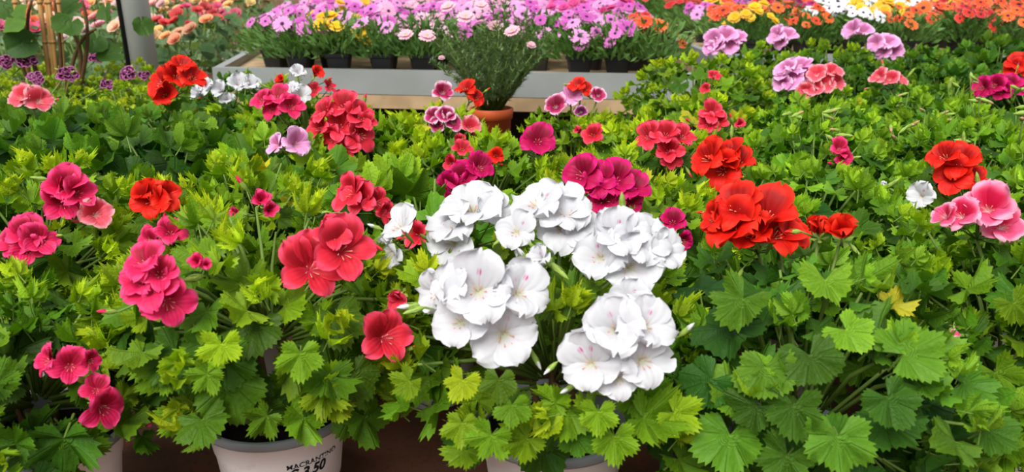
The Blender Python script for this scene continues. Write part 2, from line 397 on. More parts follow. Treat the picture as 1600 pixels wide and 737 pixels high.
def geranium(x, Y, label, group=None, blooms=(), style='jag', hue='green', R=.172, cz=.235, rz=.13, nshoot=34, lsize=1.0, pots=1.0, low=-.35, nold=46, budn=3, hero=(), pods=0):
    NPLANT[0] += 1; pid = NPLANT[0]
    r = random.Random(1000+NPLANT[0]*13)
    base = Vector((x, Y, 0))
    root = mkobj('potted_geranium', None, None, Matrix.Translation(base)); root.empty_display_size = .05
    tag(root, label, 'potted plant', group)
    pot = add_pot(root, pots)
    c = base + Vector((0, 0, cz)); ax = Vector((R, R, rz))
    hs = HUES[hue]
    keep = []            # (centre, radius) of the blooms, which stand clear of the leaves
    stalks = MB()
    # ---- blooms
    for bl in blooms:
        key = bl[0]; fl = bl[1]; opt = bl[2] if len(bl) > 2 else {}
        if isinstance(fl, tuple):                     # (px, py, half width, half height, count, floret px)
            px, py, hw, hh, nfl, dpx = fl; fl = []
            for i in range(nfl):
                q = math.sqrt((i+.5)/nfl); a = i*2.4+r.uniform(-.3, .3)+px
                fl.append((px+hw*.72*q*math.cos(a), py+hh*.72*q*math.sin(a), dpx*r.uniform(.88, 1.1)))
        mx = sum(f[0] for f in fl)/len(fl); my = sum(f[1] for f in fl)/len(fl)
        ext = max(max(math.hypot(f[0]-mx, f[1]-my)+f[2]*.5 for f in fl), 8)
        d = ray(mx, my); oc = EYE - c; k = opt.get('out', 1.12)
        S = Vector((d.x/(ax.x*k), d.y/(ax.y*k), d.z/(ax.z*k))); O = Vector((oc.x/(ax.x*k), oc.y/(ax.y*k), oc.z/(ax.z*k)))
        A = S.dot(S); B = S.dot(O); Cc = O.dot(O)-1; disc = B*B-A*Cc
        t = (-B-math.sqrt(disc))/A if disc > 0 else -B/A
        t += opt.get('dt', 0)
        ctr = EYE + d*t; m_px = t/F       # metres per pixel there
        rad = ext*m_px
        keep.append((ctr, rad)); KEEPS.append((ctr, rad, pid))
        tocam = (EYE-ctr).normalized()
        outw = (ctr-c); outw = Vector((outw.x/R, outw.y/R, outw.z/rz)).normalized()
        main = (tocam*.75 + outw*.55 + Vector((0, 0, .28))).normalized()
        hub = ctr - main*rad*.75
        foot = c + (hub-c)*.25 - Vector((0, 0, .02))
        stalks.tube([foot, foot.lerp(hub, .6)+Vector((0, 0, .01)), hub], [.0026, .0022, .002], 5)
        for f in fl:
            dd = ray(f[0], f[1]); off = Vector(((f[0]-mx), -(f[1]-my), 0))/ext
            bulge = math.sqrt(max(0, 1-.8*off.length_squared))
            p = EYE + dd*(t - rad*.55*bulge + rad*.25)
            side = (Vector((1, 0, 0))*off.x + Vector((0, SP, CP))*off.y)
            face = main + side*opt.get('spread', .95) + jit(.16, r)
            if len(f) > 3: face = face + Vector((f[3], 0, f[4]))
            flower(root, base, p, face, f[2]*m_px*.99, key, r, openness=opt.get('open', r.uniform(.82, 1.0)), single=opt.get('single', False))
            stalks.tube([hub, p - face.normalized()*f[2]*m_px*.55], [.0013, .0011], 4)
        for _ in range(opt.get('buds', budn)):
            a = r.uniform(0, 6.28); q = rad*r.uniform(.7, 1.15)
            p = ctr + Vector((1, 0, 0))*q*math.cos(a) + Vector((0, SP, CP))*q*math.sin(a)*.8 - main*rad*.2
            dirb = (p-hub).normalized()*.7 + Vector((0, 0, r.uniform(-.6, .5)))
            mkobj('bud', KINDS[key]['budmesh'] if r.random() < .55 else GREENBUD, root, frame(p-base, Vector((.3, .2, 1)), dirb, r.uniform(.016, .026)))
            stalks.tube([hub, p - dirb.normalized()*.008], [.0011, .0011], 4)
    # ---- shoots
    fam = LEAVES
    def blocked(p, s):
        for (q, rad) in keep:
            tc = (EYE-q).normalized(); v = p-q; al = max(0, min(v.dot(tc), .2))
            if (v - tc*al).length < rad*.80 + s*.30: return True
            if al > 0 and (v-tc*al).length < rad*.9: return True
        return False
    def leaf(stage, p, ydir, nrm, s):
        hx, hy = p.x-base.x, p.y-base.y; hd = math.hypot(hx, hy)
        if hd < .004: a_ = r.uniform(0, 6.28); hx, hy, hd = math.cos(a_), math.sin(a_), 1.0; p = Vector((base.x+hx*.004, base.y+hy*.004, p.z)); hx, hy, hd = hx*.004, hy*.004, .004
        if p.z < POT_H*pots and hd < POT_R*pots+.012:      # low leaves hang outside the pot wall
            k_ = (POT_R*pots+.012)/hd; p = Vector((base.x+hx*k_, base.y+hy*k_, p.z))
        if p.z < .02 or blocked(p, s): return
        key = style + ('_young' if stage < .3 else '_mid' if stage < .75 else '_old')
        col = leafcol(stage, hs, r)
        if r.random() < .004: col = lin((192, 186, 46))
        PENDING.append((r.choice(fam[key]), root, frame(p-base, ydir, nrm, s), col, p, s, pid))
    for (px, py, sp_, rot, stg) in hero:          # the large leaves one can pick out
        d = ray(px, py); oc = EYE - c; k = 1.13
        S = Vector((d.x/(ax.x*k), d.y/(ax.y*k), d.z/(ax.z*k))); O = Vector((oc.x/(ax.x*k), oc.y/(ax.y*k), oc.z/(ax.z*k)))
        A = S.dot(S); B = S.dot(O); disc = B*B-A*(O.dot(O)-1)
        t = (-B-math.sqrt(disc))/A if disc > 0 else -B/A
        p = EYE+d*t; sz = sp_*t/F*.95; tc = (EYE-p).normalized(); ow = (p-c).normalized()
        nrm = (tc*.55+ow*.5+Vector((0, 0, .35))+jit(.15, r)).normalized()
        yd = Vector((1, 0, 0))*math.sin(rot)+Vector((0, SP, CP))*math.cos(rot); yd = (yd-nrm*yd.dot(nrm)).normalized()
        key = style + ('_mid' if stg < .75 else '_old')
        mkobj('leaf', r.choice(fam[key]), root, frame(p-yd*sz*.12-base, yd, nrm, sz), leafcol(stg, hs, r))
    ga = PI*(3-math.sqrt(5)); tot = int(nshoot/(1-(low))*2)
    tips = []
    for k3 in range(4):
        a3 = k3*1.57+x; stalks.tube([base+Vector((.012*math.cos(a3), .012*math.sin(a3), POT_H*pots*.86)), c+Vector((R*.16*math.cos(a3), R*.16*math.sin(a3), -rz*.3))], [.005, .0035], 6, 1)
    for i in range(tot):
        zz = 1-2*(i+.5)/tot
        if zz < low: break
        a = i*ga + r.uniform(-.35, .35) + x*9
        rr = math.sqrt(max(0, 1-zz*zz)); dirv = Vector((rr*math.cos(a), rr*math.sin(a), zz))
        k = r.uniform(.86, 1.12)
        tip = c + Vector((dirv.x*ax.x, dirv.y*ax.y, dirv.z*ax.z))*k
        tips.append((tip, dirv))
        axis = (dirv*.75 + Vector((0, 0, .62)) + jit(.22, r)).normalized()
        stalks.tube([c.lerp(tip, .12)-Vector((0, 0, rz*.35)), c.lerp(tip, .55)-Vector((0, 0, .012)), tip-axis*.012], [.0026, .0024, .0015], 5, 0)
        h0 = axis.cross(Vector((.3, .8, .1))).normalized()
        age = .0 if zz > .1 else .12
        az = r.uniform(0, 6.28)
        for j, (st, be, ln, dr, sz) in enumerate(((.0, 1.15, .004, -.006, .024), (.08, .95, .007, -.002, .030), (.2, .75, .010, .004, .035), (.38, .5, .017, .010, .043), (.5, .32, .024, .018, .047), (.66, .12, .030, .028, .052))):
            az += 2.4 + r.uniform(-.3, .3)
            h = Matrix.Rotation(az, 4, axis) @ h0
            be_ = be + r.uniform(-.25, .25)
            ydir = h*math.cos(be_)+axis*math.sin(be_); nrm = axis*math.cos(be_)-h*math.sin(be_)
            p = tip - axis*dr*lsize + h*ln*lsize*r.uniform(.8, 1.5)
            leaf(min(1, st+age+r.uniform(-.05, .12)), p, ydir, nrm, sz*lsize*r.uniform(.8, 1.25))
    for i in range(nold):
        zz = r.uniform(low-.25, .95); a = r.uniform(0, 6.28); rr = math.sqrt(max(0, 1-zz*zz)); dirv = Vector((rr*math.cos(a), rr*math.sin(a), zz))
        k = r.uniform(.70, .98)
        p = c + Vector((dirv.x*ax.x, dirv.y*ax.y, dirv.z*ax.z))*k
        nrm = (dirv*.8 + Vector((0, 0, .5)) + jit(.35, r)).normalized()
        yd = (dirv*.6 - Vector((0, 0, .5)) + jit(.5, r)); yd = (yd - nrm*yd.dot(nrm)).normalized()
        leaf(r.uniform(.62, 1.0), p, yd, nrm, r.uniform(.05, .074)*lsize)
    vis = [t_ for t_ in tips if t_[1].z > .15 and t_[1].y < .5]
    for (tip, dv) in vis[:pods*2:2]:               # long pointed buds on thin stalks, above the leaves
        for q in range(3):
            p = tip + Vector((0, 0, .03)) + dv*.012 + jit(.014, r); db = Vector((r.uniform(-.8, .8), r.uniform(-.8, .2), r.uniform(-.4, .5)))
            mkobj('bud', PODBUD if r.random() < .65 else GREENBUD, root, frame(p-base, Vector((.2, .3, 1)), db, r.uniform(.022, .032)))
            stalks.tube([tip, p-db.normalized()*.011], .0011, 4)
    st = mkobj('stems', None if not stalks.v else shift(stalks, base).mesh('stems', [M_STEM, M_WOODSTEM]), root)
    return root, pot
def shift(mb, b):
    mb.v = [(p[0]-b.x, p[1]-b.y, p[2]-b.z) for p in mb.v]; return mb

# ---- the front row
g_coral, pot_coral = geranium(-.283, .897, 'geranium with coral red blooms in the white pot printed with a price', None, [
    ('coral', [(486, 416, 104), (537, 388, 108), (520, 365, 60)], {'buds': 2, 'spread': .5}),
    ('coral', [(603, 526, 88)], {'buds': 1}), ('coral', [(622, 462, 58, -.5, -.3)], {'buds': 0, 'open': .45}),
    ('hotpink', [(224, 408, 70), (233, 445, 88), (262, 470, 84), (215, 440, 60), (250, 425, 60)], {'buds': 1, 'out': 1.2}),
    ('hotpink', [(310, 410, 44), (322, 414, 34)], {'buds': 1, 'open': .5})],
    'jag', 'lime', R=.168, cz=.278, rz=.12, nshoot=38, lsize=1.0, low=-.5, nold=60, pots=1.1, hero=((412, 655, 62, -2.4, .7), (505, 622, 78, PI, .35), (572, 660, 84, 2.7, .85), (345, 545, 70, PI, .4), (560, 590, 80, 2.6, .9), (320, 590, 60, -2.6, .5), (470, 560, 76, PI, .6)))
g_small, _ = geranium(-.535, .84, 'low geranium with a few small crimson blooms beside the price-marked pot', None, [
    ('hotpink', [(74, 562, 56, -.5, 0), (110, 570, 62), (142, 562, 40, .7, 0)], {'buds': 0}),
    ('hotpink', [(163, 637, 72, .3, -.2), (150, 608, 44)], {'buds': 1}), ('hotpink', [(230, 660, 30)], {'buds': 0, 'open': .2})],
    'jag', 'green', R=.145, cz=.215, rz=.095, nshoot=34, lsize=.95, low=-.5, nold=60, pots=1.12)
g_white, _ = geranium(.048, .858, 'geranium with large pure white blooms in a white pot', None, [
    ('white', [(746, 450, 112), (812, 455, 96), (788, 522, 112), (716, 500, 84), (704, 448, 70)], {'spread': .6}),
    ('white', [(920, 568, 100), (962, 512, 104), (1008, 506, 92), (1006, 560, 96), (966, 590, 66)], {'spread': .6}),
    ('white', [(966, 362, 92), (1006, 372, 90), (986, 416, 104), (936, 398, 84), (1040, 392, 72)], {'spread': .6}),
    ('white', [(738, 322, 100), (702, 348, 84), (706, 378, 84), (772, 330, 60)], {'spread': .7}),
    ('white', [(838, 314, 86), (882, 326, 88), (880, 352, 90), (908, 362, 70)], {'spread': .7}),
    ('white', [(622, 352, 70, -.6, .2), (612, 392, 58, -.6, -.2)], {'buds': 2}),
    ('white', [(806, 360, 62)], {'buds': 1}), ('white', [(846, 402, 58, -.5, .2)], {'buds': 5, 'open': .55}),
    ('white', [(678, 455, 78, -.9, 0)], {'buds': 3}), ('white', [(986, 466, 74)], {'buds': 2})],
    'jag', 'lime', R=.172, cz=.25, rz=.13, nshoot=42, lsize=.92, low=-.45, nold=46, pots=1.15, hero=((722, 668, 64, PI, .3), (765, 688, 74, -2.8, .6), (780, 600, 64, PI, .8), (935, 650, 64, PI, .5), (635, 600, 60, -2.4, .5), (1060, 650, 76, 2.2, .35), (720, 600, 62, -2.8, .1), (960, 690, 76, PI, .6), (800, 640, 66, PI, .75)))
g_red, _ = geranium(.328, .85, 'bushy geranium with bright scarlet blooms above dense round leaves', None, [
    ('scarlet', [(1144, 350, 96), (1152, 320, 84), (1198, 330, 96), (1212, 362, 84), (1176, 362, 80), (1242, 362, 56), (1116, 338, 60, -.6, 0)], {'buds': 3, 'spread': .7, 'out': 1.15}),
    ('scarlet', [(1316, 360, 84)], {'buds': 1, 'open': .45}), ('scarlet', [(1280, 356, 70)], {'buds': 1, 'open': .22})],
    'round', 'meadow', R=.18, cz=.195, rz=.165, nshoot=38, lsize=1.12, low=-.9, nold=60, pots=1.0, hero=((1425, 548, 116, 1.2, .45), (1240, 645, 96, PI, .7), (1225, 722, 96, -2.7, .6), (1175, 640, 80, -2.2, .8), (1140, 692, 112, PI, .5), (1310, 694, 112, PI, .42), (1195, 585, 104, PI, .35), (1290, 445, 88, PI, .3), (1155, 475, 96, -2.6, .45), (1270, 565, 100, 2.8, .75), (1330, 520, 80, 2.4, .25), (1395, 630, 92, 2.6, .7), (1105, 600, 90, -2.4, .85)))
g_pink, _ = geranium(.605, .93, 'geranium with pale pink red-throated blooms beside the scarlet one', None, [
    ('pink', [(1502, 334, 66, -.3, .2), (1545, 322, 82), (1566, 352, 74), (1474, 336, 44, -.6, .2)], {'buds': 3, 'spread': .7}),
    ('pink', [(1490, 520, 44, 0, -.9)], {'buds': 0, 'open': .25})],
    'jag', 'green', R=.165, cz=.215, rz=.15, nshoot=38, lsize=1.05, low=-.7, nold=60, pots=1.05, hero=((1560, 590, 80, 2.6, .4), (1590, 480, 76, 2.6, .4), (1480, 690, 84, PI, .6), (1570, 700, 84, PI, .4)), pods=1)
# ---- second row
geranium(-.70, 1.17, 'geranium with rose pink blooms and one paler bloom behind the small crimson one', None, [
    ('hotpink', [(102, 290, 72), (100, 315, 70), (122, 300, 60), (85, 295, 50, -.5, 0)], {'buds': 1}),
    ('salmon', [(150, 333, 56)], {'buds': 1}),
    ('hotpink', [(40, 362, 64), (62, 375, 60), (20, 380, 50), (45, 388, 50)], {'buds': 1, 'out': 1.2})], 'jag', 'lime', R=.17, cz=.24, nshoot=36)
geranium(-.40, 1.2, 'geranium with a deep red bloom and dark pink buds behind the price-marked pot', None, [
    ('scarlet', [(235, 312, 72), (258, 305, 56), (222, 300, 40)], {'buds': 1, 'out': 1.2}),
    ('hotpink', [(408, 312, 44), (372, 332, 36, -.5, 0), (420, 328, 36)], {'buds': 2, 'open': .6}),
    ('hotpink', [(266, 362, 52), (235, 375, 44)], {'buds': 1, 'out': 1.2})], 'jag', 'lime', R=.175, cz=.245, nshoot=38)
geranium(-.125, 1.2, 'geranium with coral blooms and broad smooth leaves behind the coral red one', None, [
    ('coral', [(545, 298, 66), (562, 308, 62), (590, 315, 44, .6, 0), (600, 330, 40, .6, -.2)], {'buds': 1}),
    ('coral', [(652, 368, 52), (680, 360, 40)], {'buds': 1, 'open': .7})], 'broad', 'fresh', R=.172, cz=.235, nshoot=26, lsize=1.45, nold=30)
geranium(.165, 1.2, 'geranium with deep magenta blooms behind the white one', None, [
    ('magenta', [(908, 270, 66), (934, 282, 62), (962, 278, 64), (985, 290, 60), (945, 312, 60), (980, 318, 50)], {'buds': 1, 'spread': .8}),
    ('magenta', [(1052, 345, 44), (1068, 375, 36)], {'buds': 2})], 'jag', 'lime', R=.17, cz=.24, nshoot=36)
geranium(.44, 1.2, 'geranium with one wide orange red bloom cluster behind the bushy scarlet one', None, [
    ('scarlet', [(1104, 244, 62), (1134, 240, 62), (1128, 264, 66), (1154, 250, 58)], {'buds': 2})], 'round', 'fresh', R=.172, cz=.245, nshoot=38, lsize=1.0)
geranium(.725, 1.22, 'geranium with dark red blooms and a small white bloom behind the pale pink one', None, [
    ('scarlet', [(1476, 242, 56), (1500, 250, 62), (1490, 272, 60), (1520, 278, 46)], {'buds': 3}),
    ('white', [(1440, 305, 50)], {'buds': 1, 'open': .75}), ('white', [(1384, 288, 20)], {'buds': 1, 'open': .2})], 'round', 'fresh', R=.175, cz=.24, nshoot=38, lsize=.95)
geranium(-.98, 1.1, 'leafy green geranium without open blooms at the bed edge', 'leafy green geraniums', [], 'round', 'green', nshoot=30)
# ---- third row
geranium(-.91, 1.5, 'dark green broad-leaved geranium without blooms behind the rose pink one', None, [], 'broad', 'deep', R=.172, cz=.245, nshoot=22, lsize=1.6, nold=40)
geranium(-.64, 1.51, 'mid green broad-leaved geranium without blooms beside the lilac-flowered one', None, [], 'broad', 'deep', R=.165, cz=.235, nshoot=22, lsize=1.6, nold=36)
geranium(-.395, 1.44, 'broad-leaved geranium with a single lilac bloom', None, [
    ('lilac', [(462, 222, 50, .5, .1), (432, 226, 40, -.6, .2)], {'buds': 1})], 'broad', 'fresh', R=.165, cz=.225, nshoot=26, lsize=1.45, nold=30)
geranium(-.265, 1.645, 'geranium with a big mass of coral red blooms', None, [
    ('coral', [(505, 175, 50), (535, 165, 52), (498, 200, 52), (530, 195, 54), (562, 180, 50), (565, 210, 52), (545, 225, 46), (520, 215, 46), (572, 190, 40)], {'buds': 2})], 'jag', 'lime', R=.165, cz=.25, nshoot=34)
geranium(-.05, 1.5, 'geranium with dark crimson and magenta blooms behind the white blooms', None, [
    ('magenta', [(700, 290, 46), (722, 275, 50), (750, 260, 46), (690, 300, 40), (735, 285, 40)], {'buds': 1}),
    ('coral', [(705, 255, 34), (722, 232, 36)], {'buds': 1}), ('scarlet', [(775, 243, 30)], {'buds': 1}),
    ('magenta', [(840, 218, 56)], {'buds': 1})], 'jag', 'lime', R=.165, cz=.235, nshoot=36)
geranium(.26, 1.52, 'geranium with loose coral pink blooms beside the orange red one', None, [
    ('coral', [(1012, 212, 44), (1040, 208, 48), (1066, 212, 44), (1045, 235, 46), (1050, 250, 34)], {'buds': 2}),
    ('coral', [(926, 210, 42)], {'buds': 1}), ('coral', [(905, 205, 26, -.5, 0)], {'buds': 0, 'open': .4})], 'jag', 'lime', R=.165, cz=.245, nshoot=36)
geranium(.56, 1.52, 'geranium with one sideways rose bloom among curly light green leaves', None, [
    ('hotpink', [(1312, 232, 40, .6, 0), (1318, 246, 34, .4, -.3)], {'buds': 3})], 'round', 'fresh', R=.17, cz=.25, nshoot=38, lsize=.95, pods=3)
geranium(.86, 1.52, 'green geranium with pale brown buds behind the dark red one', None, [], 'jag', 'fresh', R=.17, cz=.25, nshoot=38, lsize=1.0, pods=6)
geranium(1.12, 1.45, 'leafy green geranium without open blooms at the bed edge', 'leafy green geraniums', [], 'round', 'green', nshoot=28)
# ---- fourth row
geranium(-1.02, 1.82, 'dark broad-leaved geranium with one open pink bloom', None, [
    ('salmon', [(32, 150, 44), (62, 156, 44)], {'buds': 2})], 'broad', 'deep', R=.172, cz=.25, nshoot=24, lsize=1.5, nold=40)
geranium(-.75, 1.84, 'dark green geranium with large bright red blooms', None, [
    ('scarlet', [(250, 128, 50, -.3, 0), (285, 100, 40), (258, 148, 40), (300, 120, 46), (275, 118, 46)], {'buds': 1, 'out': 1.15})], 'broad', 'deep', R=.17, cz=.25, nshoot=28, lsize=1.1, nold=40)
geranium(-.60, 2.07, 'geranium with upright narrow white blooms', None, [
    ('white', [(312, 148, 36), (325, 135, 38), (345, 140, 36), (372, 132, 40), (390, 132, 36), (355, 155, 30)], {'buds': 2, 'open': .6})], 'jag', 'lime', R=.165, cz=.25, nshoot=32)
geranium(-.46, 1.88, 'geranium with crimson blooms and white petals mixed beside the narrow white blooms', None, [
    ('hotpink', [(410, 155, 42), (432, 150, 46), (455, 165, 42), (425, 170, 36)], {'buds': 1}),
    ('white', [(465, 115, 36)], {'buds': 0, 'open': .5}), ('white', [(470, 148, 34), (455, 140, 30)], {'buds': 0}), ('scarlet', [(495, 115, 32), (438, 126, 26)], {'buds': 2, 'open': .6}),
    ('coral', [(490, 140, 32), (515, 135, 26)], {'buds': 0})], 'jag', 'lime', R=.165, cz=.25, nshoot=32)
geranium(-.165, 1.84, 'geranium with white-edged burgundy blooms and a soft pink one', None, [
    ('bicolor', [(692, 143, 36)], {'buds': 1}), ('bicolor', [(678, 182, 34), (696, 180, 34), (708, 190, 30), (682, 195, 30)], {'buds': 1}),
    ('salmon', [(734, 198, 40)], {'buds': 1, 'open': .7}), ('scarlet', [(728, 138, 38), (745, 152, 30)], {'buds': 1}), ('coral', [(718, 222, 34)], {'buds': 1, 'open': .7})],
    'jag', 'lime', R=.15, cz=.228, nshoot=34, lsize=.9)
geranium(.135, 1.84, 'geranium with mixed lilac pink and burgundy blooms below the grey bench', None, [
    ('bicolor', [(868, 165, 38)], {'buds': 1}), ('lilac', [(892, 148, 38)], {'buds': 0}), ('scarlet', [(902, 132, 32), (915, 138, 26)], {'buds': 1}), ('bicolor', [(935, 148, 26)], {'buds': 1}), ('purple', [(908, 174, 22)], {'buds': 0})],
    'jag', 'lime', R=.15, cz=.225, nshoot=34, lsize=.9)
geranium(.40, 1.84, 'light green geranium with coral blooms rising on long stalks', None, [
    ('coral', [(1112, 175, 42), (1106, 192, 36), (1122, 190, 34)], {'buds': 1}), ('coral', [(1155, 195, 30)], {'buds': 1, 'open': .5}), ('coral', [(1116, 118, 26), (1102, 138, 20)], {'buds': 2, 'out': 1.25})],
    'round', 'lime', R=.17, cz=.25, nshoot=38, lsize=.85)
geranium(.70, 1.84, 'curly light green geranium without blooms below the lilac and salmon ones', None, [], 'round', 'fresh', R=.17, cz=.25, nshoot=38, lsize=.9)
geranium(1.0, 1.84, 'green geranium with long pointed buds beside the red and magenta ones', None, [], 'jag', 'fresh', R=.17, cz=.25, nshoot=36, pods=6)
geranium(1.3, 1.8, 'leafy green geranium without open blooms at the bed edge', 'leafy green geraniums', [], 'round', 'green', nshoot=28)
# ---- fifth row and beyond, right hand bed
geranium(.475, 2.15, 'bright lime geranium without blooms against the end of the grey bench', None, [], 'round', 'lime', R=.185, cz=.295, rz=.145, nshoot=42, lsize=.8)
geranium(.75, 2.14, 'geranium with a lilac cluster and a salmon cluster side by side', None, [
    ('lilac', [(1228, 110, 40), (1250, 102, 42), (1258, 120, 40), (1236, 125, 40), (1222, 128, 34)], {'buds': 1}),
    ('salmon', [(1276, 115, 36), (1302, 112, 36), (1306, 130, 32), (1272, 138, 34), (1288, 130, 34), (1258, 142, 30)], {'buds': 1})], 'round', 'fresh', R=.17, cz=.26, nshoot=36, lsize=.9)
geranium(1.06, 2.16, 'geranium with a flat cluster of salmon pink blooms', None, [
    ('salmon', [(1372, 118, 30), (1390, 122, 34), (1408, 126, 28)], {'buds': 3})], 'round', 'fresh', R=.17, cz=.25, nshoot=36, lsize=.9)
geranium(1.36, 2.14, 'dark green geranium with red blooms and bright magenta blooms', None, [
    ('scarlet', [(1592, 96, 40), (1585, 106, 34), (1604, 106, 36)], {'buds': 1}),
    ('magenta', [(1535, 136, 34), (1555, 132, 36), (1578, 130, 38), (1598, 138, 36), (1565, 142, 32)], {'buds': 1})], 'round', 'deep', R=.175, cz=.26, nshoot=34, lsize=1.0)
for (x_, y_, st_, hu_) in ((.78, 2.46, 'round', 'green'), (1.03, 2.49, 'round', 'deep'), (1.29, 2.5, 'broad', 'deep'), (1.57, 2.48, 'broad', 'green')):
    geranium(x_, y_, 'dark green geranium without open blooms in front of the lilac ones', 'bloomless geraniums in front of the lilac ones', [], st_, hu_, R=.17, cz=.265, nshoot=28, lsize=1.0, nold=36)
geranium(.82, 2.83, 'geranium with one wide pale lilac pink cluster behind the lime one', None, [
    ('lilac', [(1115, 62, 34), (1135, 56, 36), (1152, 60, 32), (1120, 72, 30), (1140, 72, 30), (1108, 76, 24)], {'buds': 1})], 'round', 'green', R=.175, cz=.29, nshoot=30)
geranium(1.08, 2.84, 'geranium with two low lilac pink flowers at the back of the bed', None, [
    ('lilac', [(1212, 54, 32), (1230, 54, 32), (1220, 64, 28)], {'buds': 1})], 'round', 'green', R=.172, cz=.29, nshoot=30)
geranium(1.34, 2.84, 'geranium with two pale mauve clusters at the back of the bed', None, [
    ('lilac', [(1330, 46, 34), (1350, 48, 30)], {'buds': 1}), ('lilac', [(1368, 66, 30), (1386, 66, 36), (1398, 80, 30), (1380, 80, 26)], {'buds': 2})], 'round', 'deep', R=.172, cz=.29, nshoot=30)
geranium(1.63, 2.84, 'tall dark green geranium without blooms beside the mauve one', None, [], 'broad', 'deep', R=.18, cz=.30, nshoot=28, lsize=1.2)
geranium(1.9, 2.8, 'leafy green geranium without open blooms at the bed edge', 'leafy green geraniums', [], 'round', 'green', nshoot=26)
# ---- left bed: small-leaved yellow-green plants with purple white-edged flowers
purple_fl = [((-1.28, 2.14), [('purple', (100, 116, 11, 11, 6, 14)), ('purple', (165, 130, 6, 6, 4, 11))]),
             ((-1.0, 2.16), [('purple', (82, 168, 9, 6, 4, 12)), ('purple', (105, 176, 9, 6, 6, 11))]),
             ((-1.62, 2.46), [('purple', (38, 93, 25, 13, 11, 14)), ('purple', (8, 96, 11, 11, 7, 14))]),
             ((-1.34, 2.46), [('purple', (55, 122, 18, 11, 11, 12)), ('purple', (110, 115, 18, 10, 9, 14))]),
             ((-1.05, 2.46), [('purple', (198, 115, 14, 10, 7, 14)), ('purple', (170, 132, 6, 6, 4, 11))]),
             ((-1.55, 2.80), [('purple', (150, 88, 16, 9, 7, 12))]), ((-1.26, 2.80), [('purple', (225, 118, 9, 6, 4, 11))]),
             ((-1.86, 2.80), [])]
for (xy, bl) in purple_fl:
    geranium(xy[0], xy[1], 'small-leaved yellow-green geranium with purple white-edged flowers near the grey post', 'purple-flowered plants by the grey post', bl if bl else [('purple', (-60, 85, 10, 10, 4, 18))], 'round', 'yellow', R=.17, cz=.235, nshoot=44, lsize=.62, nold=60, budn=1)
geranium(-.75, 2.28, 'dark green geranium with slender upright leaves by the white narrow blooms', None, [], 'broad', 'deep', R=.165, cz=.24, nshoot=28, lsize=.9, nold=40)
# ---- the leaves, left out where a neighbour's bloom pushes them aside
for (me_, root_, mat_, col_, p_, s_, pid_) in PENDING:
    for (q_, rad_, pk_) in KEEPS:
        v_ = p_-q_
        if pk_ == pid_ or v_.y > .06 or abs(v_.x) > .25 or v_.y < -.4: continue
        tc_ = (EYE-q_).normalized(); al_ = max(0, min(v_.dot(tc_), .28))
        if (v_-tc_*al_).length < rad_*.8 + s_*.2: break
    else: mkobj('leaf', me_, root_, mat_, col_)

# ------------------------------------------------------------------ print on the price-marked pot
M_INK = simple('black_ink', lin((28, 28, 30)), .6, .2, .0)
def pot_radius(z):
    pr = [(.056, .004), (.0625, .05), (.0640, .052), (.0690, .094), (.0705, .096), (.0745, .1225)]
    for (r0, z0), (r1, z1) in zip(pr, pr[1:]):
        if z0 <= z <= z1: return r0+(r1-r0)*(z-z0)/(z1-z0)
    return pr[0][0]
def print_text(txt, size, a0, z0, shear=0.0, bold=0.0):
    cu = bpy.data.curves.new('print', 'FONT'); cu.body = txt; cu.size = size; cu.shear = shear; cu.offset = bold
    o = bpy.data.objects.new('print', cu); COL.objects.link(o)
    bpy.context.view_layer.update()
    me = bpy.data.meshes.new_from_object(o.evaluated_get(bpy.context.evaluated_depsgraph_get()))
    bpy.data.objects.remove(o); bpy.data.curves.remove(cu)
    me.materials.clear(); me.materials.append(M_INK)
    for v in me.vertices:
        z = z0+v.co.y; rr = pot_radius(z)+.0005; a = a0+v.co.x/rr
        v.co = (rr*math.cos(a), rr*math.sin(a), z)
    me.name = 'printed_price'; return me
aface = math.atan2(-.897, .283)
t1 = mkobj('printed_name', print_text('MACRANTINO', .0092, aface+.04, .094, 0, .00018), pot_coral); t1['label'] = 'black printed word MACRANTINO'
t2 = mkobj('printed_price', print_text('\u20ac 3.50', .0165, aface+.03, .0805, .3, .0006), pot_coral); t2['label'] = 'black printed price in slanted figures'

